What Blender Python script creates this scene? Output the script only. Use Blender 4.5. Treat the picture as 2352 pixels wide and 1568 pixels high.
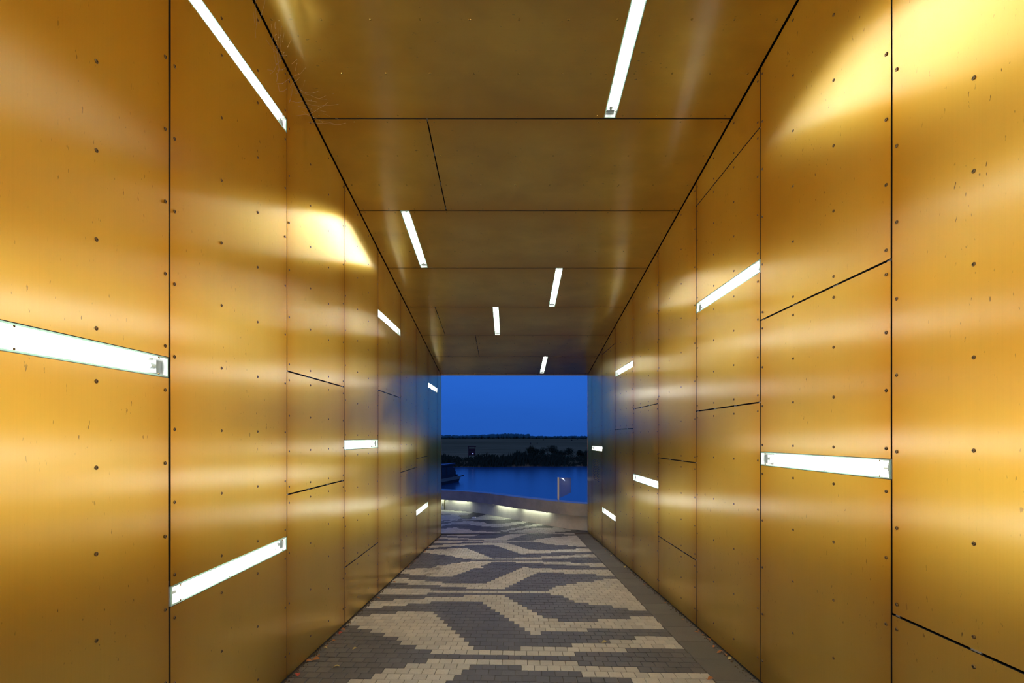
import bpy, bmesh, math, random
from mathutils import Vector, Matrix
random.seed(7)
C = bpy.context.scene
for o in list(bpy.data.objects):
    bpy.data.objects.remove(o)

# ------------------------------------------------------------------ camera, sky, exposure
EYE = 1.6                                   # the eye stands 1.6 m above the paving; z = 0 is the paving there
FOC = 1110.0                                # focal length in pixels of a 2352 px wide picture
cd = bpy.data.cameras.new('camera')
cam = bpy.data.objects.new('camera', cd)
C.collection.objects.link(cam)
cam.location = (0, 0, EYE)
cam.rotation_euler = (math.pi / 2, 0, 0)
cd.sensor_width = 36.0
cd.lens = 36.0 * FOC / 2352.0
cd.shift_x = 4.0 / 2352.0
cd.shift_y = 219.0 / 2352.0
cd.clip_end = 5000
C.camera = cam

wd = bpy.data.worlds.new('dusk_sky')
C.world = wd
wd.use_nodes = True
wn, wl = wd.node_tree.nodes, wd.node_tree.links
wn.clear()
w_out = wn.new('ShaderNodeOutputWorld')
w_bg = wn.new('ShaderNodeBackground')
w_tc = wn.new('ShaderNodeTexCoord')
w_sep = wn.new('ShaderNodeSeparateXYZ')
w_rmp = wn.new('ShaderNodeValToRGB')
w_rmp.color_ramp.elements[0].position = 0.0
w_rmp.color_ramp.elements[0].color = (0.016, 0.096, 0.455, 1)
w_rmp.color_ramp.elements[1].position = 1.0
w_rmp.color_ramp.elements[1].color = (0.012, 0.062, 0.36, 1)
e = w_rmp.color_ramp.elements.new(0.14)
e.color = (0.021, 0.128, 0.60, 1)
wl.new(w_tc.outputs['Generated'], w_sep.inputs[0])
wl.new(w_sep.outputs['Z'], w_rmp.inputs[0])
w_nz = wn.new('ShaderNodeTexNoise')
w_nz.inputs['Scale'].default_value = 3.0
w_nz.inputs['Detail'].default_value = 4.0
w_mp = wn.new('ShaderNodeMapping')
w_mp.inputs['Scale'].default_value = (1, 1, 5)
wl.new(w_tc.outputs['Generated'], w_mp.inputs[0])
wl.new(w_mp.outputs[0], w_nz.inputs['Vector'])
w_mr = wn.new('ShaderNodeMapRange')
w_mr.inputs['To Min'].default_value = 0.9
w_mr.inputs['To Max'].default_value = 1.1
wl.new(w_nz.outputs['Fac'], w_mr.inputs['Value'])
w_mul = wn.new('ShaderNodeMix')
w_mul.data_type = 'RGBA'
w_mul.blend_type = 'MULTIPLY'
w_mul.inputs[0].default_value = 1.0
wl.new(w_rmp.outputs[0], w_mul.inputs[6])
wl.new(w_mr.outputs[0], w_mul.inputs[7])
wl.new(w_mul.outputs[2], w_bg.inputs[0])
w_bg.inputs[1].default_value = 1.0
wl.new(w_bg.outputs[0], w_out.inputs[0])

C.view_settings.view_transform = 'Standard'
C.view_settings.look = 'None'
C.view_settings.exposure = 0.0
C.view_settings.gamma = 1.0
C.view_settings.use_curve_mapping = False
C.cycles.max_bounces = 10
C.cycles.glossy_bounces = 7
C.cycles.diffuse_bounces = 4
C.cycles.transparent_max_bounces = 12
C.cycles.sample_clamp_indirect = 6.0
C.cycles.caustics_reflective = True
C.cycles.blur_glossy = 0.3

TUBE_POWER = 118.0                           # emission of the fluorescent tubes
WARM_FILL = 0.13                            # weak warm fill, added to offset the blue sky on the field
LIP_POWER = 20.0                             # emission of the strips under the parapet

# added fill light, low behind the viewer, broad and weak, warming the field
sl = bpy.data.lights.new('warm_fill', 'SUN')
sl.energy = WARM_FILL; sl.color = (1.0, .50, .16); sl.angle = math.radians(70)
so = bpy.data.objects.new('warm_fill', sl); C.collection.objects.link(so)
so.rotation_euler = (math.radians(62), 0, math.radians(-12))

# ------------------------------------------------------------------ the tunnel's measures
WL, WR = 1.676, 1.877                       # left / right wall from the axis of view
PITCH = 1.25
END = 11.74                                 # mouth of the tunnel
BACK = -3.87                                # where the tunnel begins behind the viewer
def seam(k): return PITCH * (1.905 + k)     # wall seams
def cseam(k): return PITCH * (3.28 + k)     # ceiling seams
def zf(X, Y):                               # paving, a ramp falling to the river
    t = (X + WL) / (WL + WR)
    return EYE - ((1.561 + .0692 * Y) * (1 - t) + (1.629 + .0585 * Y) * t)
def zc(Y): return EYE + 3.34 - 0.157 * Y    # ceiling, falling faster
OUT = EYE - 2.345                           # flat terrace outside

# ------------------------------------------------------------------ helpers
class MB:
    def __init__(s): s.v = []; s.f = []; s.m = []
    def quad(s, *p, mi=0):
        n = len(s.v); s.v += [tuple(q) for q in p]; s.f.append(tuple(range(n, n + len(p)))); s.m.append(mi)
    def hexa(s, p, mi=0):                   # p: 8 points, 0-3 lower ring, 4-7 upper ring
        n = len(s.v); s.v += [tuple(q) for q in p]
        for f in ((0, 3, 2, 1), (4, 5, 6, 7), (0, 1, 5, 4), (1, 2, 6, 5), (2, 3, 7, 6), (3, 0, 4, 7)):
            s.f.append(tuple(n + i for i in f)); s.m.append(mi)
    def box(s, x0, x1, y0, y1, z0, z1, mi=0):
        s.hexa([(x0, y0, z0), (x1, y0, z0), (x1, y1, z0), (x0, y1, z0), (x0, y0, z1), (x1, y0, z1), (x1, y1, z1), (x0, y1, z1)], mi)
    def tube(s, a, b, r, n=10, r2=None, mi=0, caps=True):
        a, b = Vector(a), Vector(b); r2 = r if r2 is None else r2
        d = (b - a).normalized()
        u = d.orthogonal().normalized(); w = d.cross(u)
        k = len(s.v)
        for c, rr in ((a, r), (b, r2)):
            for i in range(n):
                t = 2 * math.pi * i / n
                s.v.append(tuple(c + rr * (math.cos(t) * u + math.sin(t) * w)))
        for i in range(n):
            j = (i + 1) % n
            s.f.append((k + i, k + j, k + n + j, k + n + i)); s.m.append(mi)
        if caps:
            s.f.append(tuple(k + i for i in reversed(range(n)))); s.m.append(mi)
            s.f.append(tuple(k + n + i for i in range(n))); s.m.append(mi)
    def mesh(s, name, mats, smooth=False, fix=True, tones=None):
        me = bpy.data.meshes.new(name)
        me.from_pydata(s.v, [], s.f)
        for m in (mats if isinstance(mats, (list, tuple)) else [mats]): me.materials.append(m)
        me.polygons.foreach_set('material_index', s.m)
        if tones:
            at = me.attributes.new('tone', 'FLOAT', 'FACE')
            at.data.foreach_set('value', tones)
        if fix:
            bm = bmesh.new(); bm.from_mesh(me)
            bmesh.ops.recalc_face_normals(bm, faces=bm.faces)
            bm.to_mesh(me); bm.free()
        if smooth: me.polygons.foreach_set('use_smooth', [True] * len(me.polygons))
        me.update()
        return me
    def obj(s, name, mats, parent=None, **kw):
        return link(name, s.mesh(name, mats, **kw), parent)
def link(name, data, parent=None, loc=None):
    o = bpy.data.objects.new(name, data)
    C.collection.objects.link(o)
    if parent is not None: o.parent = parent
    if loc is not None: o.location = loc
    return o
def tag(o, label=None, cat=None, group=None, kind=None):
    if label: o['label'] = label
    if cat: o['category'] = cat
    if group: o['group'] = group
    if kind: o['kind'] = kind
    return o
def empty(name, loc=(0, 0, 0)): return link(name, None, None, loc)

# ------------------------------------------------------------------ materials
def mat(name):
    m = bpy.data.materials.new(name); m.use_nodes = True
    nt = m.node_tree
    return m, nt.nodes, nt.links, nt.nodes['Principled BSDF']
def plain(name, col, rough=.6, metal=0.0, **kw):
    m, n, l, b = mat(name)
    b.inputs['Base Color'].default_value = (*col, 1)
    b.inputs['Roughness'].default_value = rough
    b.inputs['Metallic'].default_value = metal
    for k, v in kw.items(): b.inputs[k].default_value = v
    return m
def emit(name, col, s):
    m, n, l, b = mat(name)
    b.inputs['Base Color'].default_value = (.8, .8, .8, 1)
    b.inputs['Emission Color'].default_value = (*col, 1)
    b.inputs['Emission Strength'].default_value = s
    return m
def mixrgb(n, l, fac, a, b, mode='MIX'):
    x = n.new('ShaderNodeMix'); x.data_type = 'RGBA'; x.blend_type = mode
    for sock, val in ((x.inputs[0], fac), (x.inputs[6], a), (x.inputs[7], b)):
        if hasattr(val, 'is_linked'): l.new(val, sock)
        elif isinstance(val, (int, float)): sock.default_value = val
        else: sock.default_value = (*val, 1)
    return x.outputs[2]
def noise(n, l, vec, scale, detail=3.0, rough=.5):
    t = n.new('ShaderNodeTexNoise'); t.inputs['Scale'].default_value = scale
    t.inputs['Detail'].default_value = detail; t.inputs['Roughness'].default_value = rough
    l.new(vec, t.inputs['Vector'])
    return t.outputs['Fac']
def remap(n, l, v, a, b, c, d):
    r = n.new('ShaderNodeMapRange')
    for k, x in zip(('From Min', 'From Max', 'To Min', 'To Max'), (a, b, c, d)): r.inputs[k].default_value = x
    l.new(v, r.inputs['Value'])
    return r.outputs[0]
def mapping(n, l, sc):
    g = n.new('ShaderNodeNewGeometry'); m = n.new('ShaderNodeMapping')
    m.inputs['Scale'].default_value = sc
    l.new(g.outputs['Position'], m.inputs[0])
    return m.outputs[0]

def gold(name, grain, dirt, col=(.90, .60, .10), rough=.42, coat=.085, coat_rough=.27, metal=.955, graze=.72, vary=.03):
    """anodised sheet: brushed metal whose grain runs up the walls (across the ceiling), specked with dirt"""
    m, n, l, b = mat(name)
    fine = mapping(n, l, grain)
    streak = noise(n, l, fine, 1.0, 3.0)
    wide = mapping(n, l, (.9, .9, .9) if grain[2] < 5 else (1.6, 2.4, 2.4))
    cloud = noise(n, l, wide, 1.0, 4.0)
    c = mixrgb(n, l, remap(n, l, streak, .3, .7, 0, 1), tuple(x * .985 for x in col), tuple(min(1, x * 1.015) for x in col))
    c = mixrgb(n, l, remap(n, l, cloud, .35, .7, 0, dirt), c, (col[0] * .72, col[1] * .66, col[2] * .6))
    speck_v = mapping(n, l, (70, 70, 22) if grain[2] < 5 else (26, 60, 60))
    sp = noise(n, l, speck_v, 1.0, 2.0, .55)
    patch = noise(n, l, mapping(n, l, (1.3, 1.3, 1.3)), 1.0, 2.0)
    spk = remap(n, l, sp, .70, .75, 0, 1)
    mm = n.new('ShaderNodeMath'); mm.operation = 'MULTIPLY'
    l.new(spk, mm.inputs[0]); l.new(remap(n, l, patch, .45, .62, .1, .9), mm.inputs[1])
    c = mixrgb(n, l, mm.outputs[0], c, (.16, .10, .04))
    ed = n.new('ShaderNodeAttribute'); ed.attribute_name = 'edge'        # darker and more orange towards the two seam edges of each sheet
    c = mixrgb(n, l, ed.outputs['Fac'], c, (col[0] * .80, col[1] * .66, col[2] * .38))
    t = n.new('ShaderNodeCombineXYZ'); t.inputs[1].default_value = 1.0
    d = n.new('ShaderNodeBsdfDiffuse'); l.new(c, d.inputs['Color'])
    h = n.new('ShaderNodeBsdfAnisotropic'); h.distribution = 'BECKMANN'; l.new(c, h.inputs['Color'])
    l.new(remap(n, l, cloud, .3, .7, rough - vary, rough + vary), h.inputs['Roughness'])
    h.inputs['Anisotropy'].default_value = -.37
    l.new(t.outputs[0], h.inputs['Tangent'])
    body = n.new('ShaderNodeMixShader'); body.inputs[0].default_value = metal
    l.new(d.outputs[0], body.inputs[1]); l.new(h.outputs[0], body.inputs[2])
    # the clear sealed layer over the dyed metal: narrow, colourless, brushed the same way
    g = n.new('ShaderNodeBsdfAnisotropic'); g.distribution = 'BECKMANN'; g.inputs['Color'].default_value = (1, .95, .87, 1)
    g.inputs['Roughness'].default_value = coat_rough; g.inputs['Anisotropy'].default_value = -.65
    l.new(t.outputs[0], g.inputs['Tangent'])
    lw = n.new('ShaderNodeLayerWeight'); lw.inputs[0].default_value = .5
    pw = n.new('ShaderNodeMath'); pw.operation = 'POWER'; pw.inputs[1].default_value = 4.0
    l.new(lw.outputs['Facing'], pw.inputs[0])
    mx = n.new('ShaderNodeMixShader')
    l.new(remap(n, l, pw.outputs[0], 0, 1, coat, graze), mx.inputs[0])
    l.new(body.outputs[0], mx.inputs[1]); l.new(g.outputs[0], mx.inputs[2]); l.new(mx.outputs[0], n['Material Output'].inputs[0])
    n.remove(b)
    bp = n.new('ShaderNodeBump'); bp.inputs['Strength'].default_value = .01; bp.inputs['Distance'].default_value = .001
    l.new(streak, bp.inputs['Height']); l.new(bp.outputs[0], h.inputs['Normal']); l.new(bp.outputs[0], g.inputs['Normal'])
    return m
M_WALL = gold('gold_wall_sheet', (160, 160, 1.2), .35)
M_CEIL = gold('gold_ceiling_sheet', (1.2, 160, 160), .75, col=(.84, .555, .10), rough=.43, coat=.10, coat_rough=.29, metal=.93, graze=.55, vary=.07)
M_EDGE = plain('sheet_core', (.012, .009, .006), .85)
M_DARK = plain('dark_membrane', (.006, .005, .004), .9)
M_BATTEN = plain('grey_batten', (.35, .35, .33), .5, .6)
M_SCREW = plain('bronze_screw', (.20, .13, .055), .38, 1.0)
M_SCREWDOT = plain('screw_recess', (.02, .015, .01), .8)
M_TRIM = plain('edge_trim', (.42, .34, .2), .4, 1.0)
M_TUBE = emit('lit_tube', (1.0, .985, .95), TUBE_POWER)
M_WHITE = plain('white_tray', (.86, .87, .86), .4)
M_GREY = plain('lamp_grey', (.30, .31, .32), .35, .7)
M_CAP = plain('tube_cap', (.7, .7, .7), .3, 1.0)
def glassmat():
    m, n, l, b = mat('flush_glass'); n.remove(b)
    out = n['Material Output']
    tr = n.new('ShaderNodeBsdfTransparent'); tr.inputs[0].default_value = (.95, 1, .97, 1)
    gl = n.new('ShaderNodeBsdfGlossy'); gl.inputs['Roughness'].default_value = .03
    lw = n.new('ShaderNodeLayerWeight'); lw.inputs[0].default_value = .5
    pw = n.new('ShaderNodeMath'); pw.operation = 'POWER'; pw.inputs[1].default_value = 5.0
    l.new(lw.outputs['Facing'], pw.inputs[0])
    mx = n.new('ShaderNodeMixShader')
    l.new(remap(n, l, pw.outputs[0], 0, 1, .04, .7), mx.inputs[0]); l.new(tr.outputs[0], mx.inputs[1]); l.new(gl.outputs[0], mx.inputs[2])
    l.new(mx.outputs[0], out.inputs[0])
    return m
M_GLASS = glassmat()
def frost():
    m, n, l, b = mat('frosted_glass_edge'); n.remove(b)
    out = n['Material Output']
    d = n.new('ShaderNodeBsdfDiffuse'); d.inputs[0].default_value = (.62, .74, .68, 1)
    t = n.new('ShaderNodeBsdfTranslucent'); t.inputs[0].default_value = (.66, .82, .74, 1)
    mx = n.new('ShaderNodeMixShader'); mx.inputs[0].default_value = .5
    l.new(d.outputs[0], mx.inputs[1]); l.new(t.outputs[0], mx.inputs[2]); l.new(mx.outputs[0], out.inputs[0])
    return m
M_FROST = frost()

def paver(name, c0, c1, rough):
    m, n, l, b = mat(name)
    at = n.new('ShaderNodeAttribute'); at.attribute_name = 'tone'
    oi = n.new('ShaderNodeObjectInfo')
    ad = n.new('ShaderNodeMath'); ad.operation = 'ADD'
    l.new(at.outputs['Fac'], ad.inputs[0]); l.new(oi.outputs['Random'], ad.inputs[1])
    fr = n.new('ShaderNodeMath'); fr.operation = 'FRACT'; l.new(ad.outputs[0], fr.inputs[0])
    c = mixrgb(n, l, fr.outputs[0], c0, c1)
    pos = mapping(n, l, (1, 1, 1))
    grit = noise(n, l, pos, 160, 3, .7)
    c = mixrgb(n, l, remap(n, l, grit, .32, .68, .0, .5), c, tuple(x * .55 for x in c0))
    dirt = noise(n, l, pos, 2.3, 5, .6)
    c = mixrgb(n, l, remap(n, l, dirt, .45, .75, 0, .45), c, tuple(x * .55 for x in c0))
    # damp tracks on the left and a damp patch on the right near the mouth
    for loc, sc in (((-1.22, 8.1, 0), (.17, 2.1, 9)), ((1.12, 8.5, 0), (.55, .75, 9))):
        gp = n.new('ShaderNodeNewGeometry'); mp_ = n.new('ShaderNodeMapping'); mp_.vector_type = 'TEXTURE'
        mp_.inputs['Location'].default_value = loc; mp_.inputs['Scale'].default_value = sc
        l.new(gp.outputs['Position'], mp_.inputs[0])
        gr = n.new('ShaderNodeTexGradient'); gr.gradient_type = 'SPHERICAL'; l.new(mp_.outputs[0], gr.inputs[0])
        ns = noise(n, l, mapping(n, l, (9, 4, 9)), 1.0, 3)
        ml = n.new('ShaderNodeMath'); ml.operation = 'MULTIPLY'
        l.new(remap(n, l, gr.outputs['Fac'], 0, .5, 0, 1), ml.inputs[0]); l.new(remap(n, l, ns, .48, .6, 0, .75), ml.inputs[1])
        c = mixrgb(n, l, ml.outputs[0], c, tuple(x * .35 for x in c0))
    l.new(c, b.inputs['Base Color'])
    b.inputs['Roughness'].default_value = rough; b.inputs['Specular IOR Level'].default_value = .3
    bp = n.new('ShaderNodeBump'); bp.inputs['Strength'].default_value = .25; bp.inputs['Distance'].default_value = .003
    l.new(grit, bp.inputs['Height']); l.new(bp.outputs[0], b.inputs['Normal'])
    return m
M_LIGHT = paver('pale_paver', (.38, .375, .34), (.50, .49, .44), .7)
M_DKPAV = paver('charcoal_paver', (.062, .062, .067), (.092, .092, .098), .55)
M_SLAB = paver('grey_slab', (.085, .085, .08), (.115, .113, .105), .7)
M_BED = plain('sand_bed', (.05, .045, .036), .95)
def concrete(name, c, rough):
    m, n, l, b = mat(name)
    pos = mapping(n, l, (1, 1, 1))
    k = mixrgb(n, l, remap(n, l, noise(n, l, pos, 3, 6, .65), .35, .7, 0, 1), c, tuple(x * .75 for x in c))
    l.new(k, b.inputs['Base Color']); b.inputs['Roughness'].default_value = rough
    return m
M_CONC = concrete('smooth_concrete', (.50, .48, .44), .7)
M_LIP = concrete('honed_concrete', (.25, .245, .25), .25)
M_STRIP = emit('lip_strip_light', (.92, 1.0, .70), LIP_POWER)

# ------------------------------------------------------------------ panels, walls, ceiling
def wall_map(s):
    W = WL if s < 0 else WR
    return lambda a, b, d: (s * (W - d), a, b)              # a along the tunnel, b height, d out of the wall
def ceil_map(a, b, d): return (b, a, zc(a) - d)             # a along the tunnel, b across, d down

def panel_mesh(mp, a0, a1, lo, hi, seed, mat_):
    """sheet between the lines b = lo(a) and b = hi(a); edges pulled in by the screws, face faintly uneven"""
    us = [0, .012, .05, .13, .3, .5, .7, .87, .95, .988, 1]
    ln = hi((a0 + a1) / 2) - lo((a0 + a1) / 2)
    nv = max(2, min(10, int(ln / .35) + 1))
    vs = [0, .02] + [.02 + .96 * i / nv for i in range(1, nv)] + [.98, 1]
    rg = random.Random(seed); p1, p2, p3 = rg.uniform(0, 6), rg.uniform(0, 6), rg.uniform(.8, 1.3)
    mb = MB(); nu = len(us); nw = len(vs)
    for u in us:
        a = a0 + (a1 - a0) * u
        for v in vs:
            b = lo(a) + (hi(a) - lo(a)) * v
            x = abs(2 * u - 1)
            d = -.0016 * x ** 4 + .0009 * math.sin(2.4 * b * p3 + p1) * math.cos(1.7 * a + p2)
            mb.v.append(mp(a, b, d))
    idx = lambda i, j: i * nw + j
    for i in range(nu - 1):
        for j in range(nw - 1):
            mb.f.append((idx(i, j), idx(i + 1, j), idx(i + 1, j + 1), idx(i, j + 1))); mb.m.append(0)
    ring = [idx(i, 0) for i in range(nu)] + [idx(nu - 1, j) for j in range(1, nw)] + [idx(i, nw - 1) for i in range(nu - 2, -1, -1)] + [idx(0, j) for j in range(nw - 2, 0, -1)]
    r0 = len(mb.v)
    for k in ring: mb.v.append(mb.v[k])                     # the rim keeps its own vertices, so the face shades flat to its edge
    n0 = len(mb.v)
    for i in range(nu):
        for v in (0, 1):
            a = a0 + (a1 - a0) * us[i]
            mb.v.append(mp(a, lo(a) + (hi(a) - lo(a)) * v, -.009))
    for j in range(nw):
        for a in (a0, a1):
            mb.v.append(mp(a, lo(a) + (hi(a) - lo(a)) * vs[j], -.009))
    def back(k):
        i, j = divmod(k, nw)
        if j == 0: return n0 + 2 * i
        if j == nw - 1: return n0 + 2 * i + 1
        return n0 + 2 * nu + 2 * j + (0 if i == 0 else 1)
    for q in range(len(ring)):
        r, t = ring[q], ring[(q + 1) % len(ring)]
        mb.f.append((r0 + q, r0 + (q + 1) % len(ring), back(t), back(r))); mb.m.append(1)
    me = mb.mesh('panel', [mat_, M_EDGE], fix=False)
    # the face looks into the room: flip the winding when needed
    c = Vector(mp((a0 + a1) / 2, (lo((a0 + a1) / 2) + hi((a0 + a1) / 2)) / 2, 1)) - Vector(mp((a0 + a1) / 2, (lo((a0 + a1) / 2) + hi((a0 + a1) / 2)) / 2, 0))
    if me.polygons[0].normal.dot(c) < 0: me.flip_normals()
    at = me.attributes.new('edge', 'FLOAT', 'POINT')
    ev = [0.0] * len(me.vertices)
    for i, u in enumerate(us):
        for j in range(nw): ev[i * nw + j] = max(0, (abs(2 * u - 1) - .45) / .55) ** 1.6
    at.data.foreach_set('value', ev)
    nf = (nu - 1) * (nw - 1)
    me.polygons.foreach_set('use_smooth', [i < nf for i in range(len(me.polygons))])
    return me

# one screw head, axis along local +z
sm = MB()
ringv = []
for r, z in ((.0092, 0), (.0088, .0022), (.0066, .0040), (.0030, .0040), (.0026, .0022)):
    ringv.append([(r * math.cos(2 * math.pi * i / 8), r * math.sin(2 * math.pi * i / 8), z) for i in range(8)])
for q in range(4):
    for i in range(8):
        j = (i + 1) % 8
        sm.quad(ringv[q][i], ringv[q][j], ringv[q + 1][j], ringv[q + 1][i], mi=0 if q < 3 else 1)
sm.quad(*ringv[4], mi=1)
SCREW = sm.mesh('screw', [M_SCREW, M_SCREWDOT], fix=False)
SCREW_GILT = sm.mesh('screw', [plain('gilt_screw', (.52, .36, .10), .35, 1.0), plain('gilt_recess', (.22, .14, .04), .5, 1.0)], fix=False)
def basis(mp, a, b):
    o = Vector(mp(a, b, 0)); x = (Vector(mp(a + .01, b, 0)) - o).normalized(); z = (Vector(mp(a, b, 1)) - o).normalized()
    y = z.cross(x).normalized(); x = y.cross(z)
    return o, Matrix((x, y, z)).transposed()
def screw_at(mp, a, b, parent, lift=-.0006):
    o, R = basis(mp, a, b)
    s = link('screw', SCREW_GILT if mp is ceil_map else SCREW, parent)
    s.location = Vector(mp(a, b, lift)); s.rotation_euler = R.to_euler()
    return s

STRIPS = []        # every lit strip, built after the walls
def column(root, mp, a0, a1, lo, hi, cuts, mat_, screws, seed):
    """one panel column: cuts = [('slit'|'light', b at a0, b at a1, half width)], low to high"""
    G = .0055
    A0, A1 = a0 + G, a1 - G
    lines = []
    f = lambda b0, b1, off: (lambda a: b0 + (b1 - b0) * (a - a0) / (a1 - a0) + off)
    cur = lo
    for kind, b0, b1, h in sorted(cuts, key=lambda c: c[1]):
        lines.append((cur, f(b0, b1, -h))); cur = f(b0, b1, h)
    lines.append((cur, hi))
    for i, (l_, h_) in enumerate(lines):
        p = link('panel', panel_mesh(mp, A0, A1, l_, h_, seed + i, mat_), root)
        for u in (.022, .338, .662, .978):
            a = A0 + (A1 - A0) * u
            b0 = l_(a) + (.16 if i == 0 and mp is not ceil_map else .05); b1 = h_(a) - .06
            if b1 < b0: continue
            n = max(1, int(math.ceil((b1 - b0) / .39)))
            for q in range(n + 1):
                screws.append((a, b0 + (b1 - b0) * q / n, p))

def finish_screws(root, mp, screws):
    vis = sorted([s for s in screws if s[0] > .9], key=lambda s: s[0])
    for a, b, p in vis[:300]: screw_at(mp, a, b, p)
    mb = MB()
    for a, b, p in vis[300:]:
        o, R = basis(mp, a, b)
        n = len(mb.v)
        for v in SCREW.vertices: mb.v.append(tuple(o + R @ v.co))
        for q in SCREW.polygons: mb.f.append(tuple(n + i for i in q.vertices)); mb.m.append(q.material_index)
    if mb.v:
        tag(mb.obj('far_screws', [M_SCREW, M_SCREWDOT], root, fix=False), kind='stuff')

def battens(root, mp, a0, a1, cuts):
    """short grey bridges behind an open slit"""
    for kind, b0, b1, h in cuts:
        if kind != 'slit': continue
        for u in (.022, .338, .662, .978):
            a = a0 + (a1 - a0) * u; b = b0 + (b1 - b0) * u
            w = .012 if u in (.022, .978) else .022
            mb = MB()
            mb.hexa([mp(a - w, b - .05, -.016), mp(a + w, b - .05, -.016), mp(a + w, b + .05, -.016), mp(a - w, b + .05, -.016),
                     mp(a - w, b - .05, -.0105), mp(a + w, b - .05, -.0105), mp(a + w, b + .05, -.0105), mp(a - w, b + .05, -.0105)])
            mb.obj('batten', M_BATTEN, root)

# height of each cut above the eye, by wall and column; columns -4 ... 6 (and the narrow one at the mouth)
LC = {-4: [('slit', -.5, -.51)], -3: [('light', 1.3, 1.3)], -2: [('light', -.09, -.09), ('slit', 1.6, 1.6)],
      -1: [('light', .332, .340)], 0: [('light', -.790, -.796), ('light', 2.325, 2.330)],
      1: [('slit', .495, .503), ('slit', -.434, -.438)], 2: [('light', -.081, -.085), ('slit', -1.323, -1.337)],
      3: [('light', 1.572, 1.583), ('slit', .592, .596)], 4: [('slit', -.543, -.543)],
      5: [('light', -1.363, -1.372), ('slit', -.386, -.391)], 6: [('light', 1.066, 1.062)], 7: []}
RC = {-4: [('slit', .6, .6)], -3: [('light', -1.2, -1.2)], -2: [('light', 1.36, 1.36), ('slit', -.4, -.4)],
      -1: [('slit', -.854, -.870)], 0: [('light', -.160, -.162), ('slit', .876, .873)],
      1: [('light', 1.288, 1.293), ('slit', 2.327, 2.325), ('slit', .260, .258)],
      2: [('slit', -.262, -.265), ('slit', -1.245, -1.255)], 3: [('light', -.611, -.612), ('slit', .423, .423)],
      4: [('light', 1.121, 1.123), ('slit', .128, .130)], 5: [('light', -1.463, -1.482), ('slit', 1.673, 1.680)],
      6: [('light', -.246, -.254)], 7: []}
CC = {-5: [], -4: [('light', .8, .8)], -3: [('light', -.5, -.5)], -2: [('slit', .6, .6)], -1: [('light', .840, .842)], 0: [('slit', -.707, -.708)], 1: [('light', -1.168, -1.172)], 2: [('light', .671, .673)],
      3: [('light', -.238, -.238), ('slit', -1.222, -1.224)], 4: [('slit', -.660, -.663)], 5: [('light', .758, .754)], 6: []}
HL = .049          # half height of a strip

def hollow_wall(name, s, mat_):
    W = (WL if s < 0 else WR)
    x0, x1 = s * (W + .11), s * (W + .30)
    x0, x1 = min(x0, x1), max(x0, x1)
    mb = MB()
    X = s * W
    p = []
    for y in (BACK, END - .004):
        zb, zt = zf(X, y) - .3, zc(y) + .3
        p.append((y, zb, zt))
    (y0, b0, t0), (y1, b1, t1) = p
    mb.hexa([(x0, y0, b0), (x1, y0, b0), (x1, y1, b1), (x0, y1, b1), (x0, y0, t0), (x1, y0, t0), (x1, y1, t1), (x0, y1, t1)])
    o = mb.obj(name, mat_)
    return tag(o, kind='structure')

screw_lists = {}
for side, s, cuts in (('left', -1, LC), ('right', 1, RC)):
    root = hollow_wall('wall_' + side, s, M_DARK)
    mp = wall_map(s)
    X = s * (WL if s < 0 else WR)
    scr = []
    for k in range(-4, 8):
        a0, a1 = seam(k), (seam(k + 1) if k < 7 else END)
        cl = [(kd, EYE + b0, EYE + b1, HL + .003 if kd == 'light' else .0055) for kd, b0, b1 in cuts[k]]
        column(root, mp, a0, a1, lambda a: zf(X, a) + .012, lambda a: zc(a) - .012, cl, M_WALL, scr, 100 * k + (1000 if s > 0 else 0))
        battens(root, mp, a0, a1, cl)
        for c in cl:
            if c[0] == 'light': STRIPS.append((side, k, mp, a0 + .008, a1 - .008, c[1], c[2]))
    finish_screws(root, mp, scr)

mb = MB()
mb.hexa([(-WL - .3, BACK, zc(BACK) + .11), (WR + .3, BACK, zc(BACK) + .11), (WR + .3, END - .004, zc(END) + .11), (-WL - .3, END - .004, zc(END) + .11),
         (-WL - .3, BACK, zc(BACK) + .4), (WR + .3, BACK, zc(BACK) + .4), (WR + .3, END - .004, zc(END) + .4), (-WL - .3, END - .004, zc(END) + .4)])
ceil_root = tag(mb.obj('ceiling', M_DARK), kind='structure')
scr = []
for k in range(-5, 7):
    a0, a1 = cseam(k), (cseam(k + 1) if k < 6 else END)
    cl = [(kd, b0, b1, HL + .003 if kd == 'light' else .0055) for kd, b0, b1 in CC[k]]
    column(ceil_root, ceil_map, a0, a1, lambda a: -WL + .010, lambda a: WR - .010, cl, M_CEIL, scr, 5000 + 100 * k)
    battens(ceil_root, ceil_map, a0, a1, cl)
    for c in cl:
        if c[0] == 'light': STRIPS.append(('ceiling', k, ceil_map, a0 + .008, a1 - .008, c[1], c[2]))
finish_screws(ceil_root, ceil_map, scr)

# edge trims round the mouth of the tunnel
for i, s in enumerate((-1, 1)):
    W = WL if s < 0 else WR
    mb = MB()
    mb.hexa([(s * (W - .002), END - .004, zf(s * W, END) + .005), (s * (W + .30), END - .004, zf(s * W, END) + .005), (s * (W + .30), END + .012, zf(s * W, END) + .005), (s * (W - .002), END + .012, zf(s * W, END) + .005),
             (s * (W - .002), END - .004, zc(END)), (s * (W + .30), END - .004, zc(END)), (s * (W + .30), END + .012, zc(END)), (s * (W - .002), END + .012, zc(END))])
    tag(mb.obj('trim_%d' % (i + 1), M_TRIM), kind='structure')
mb = MB(); mb.box(-WL - .3, WR + .3, END - .004, END + .012, zc(END) - .004, zc(END) + .42)
tag(mb.obj('trim_3', M_TRIM), kind='structure')

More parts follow.
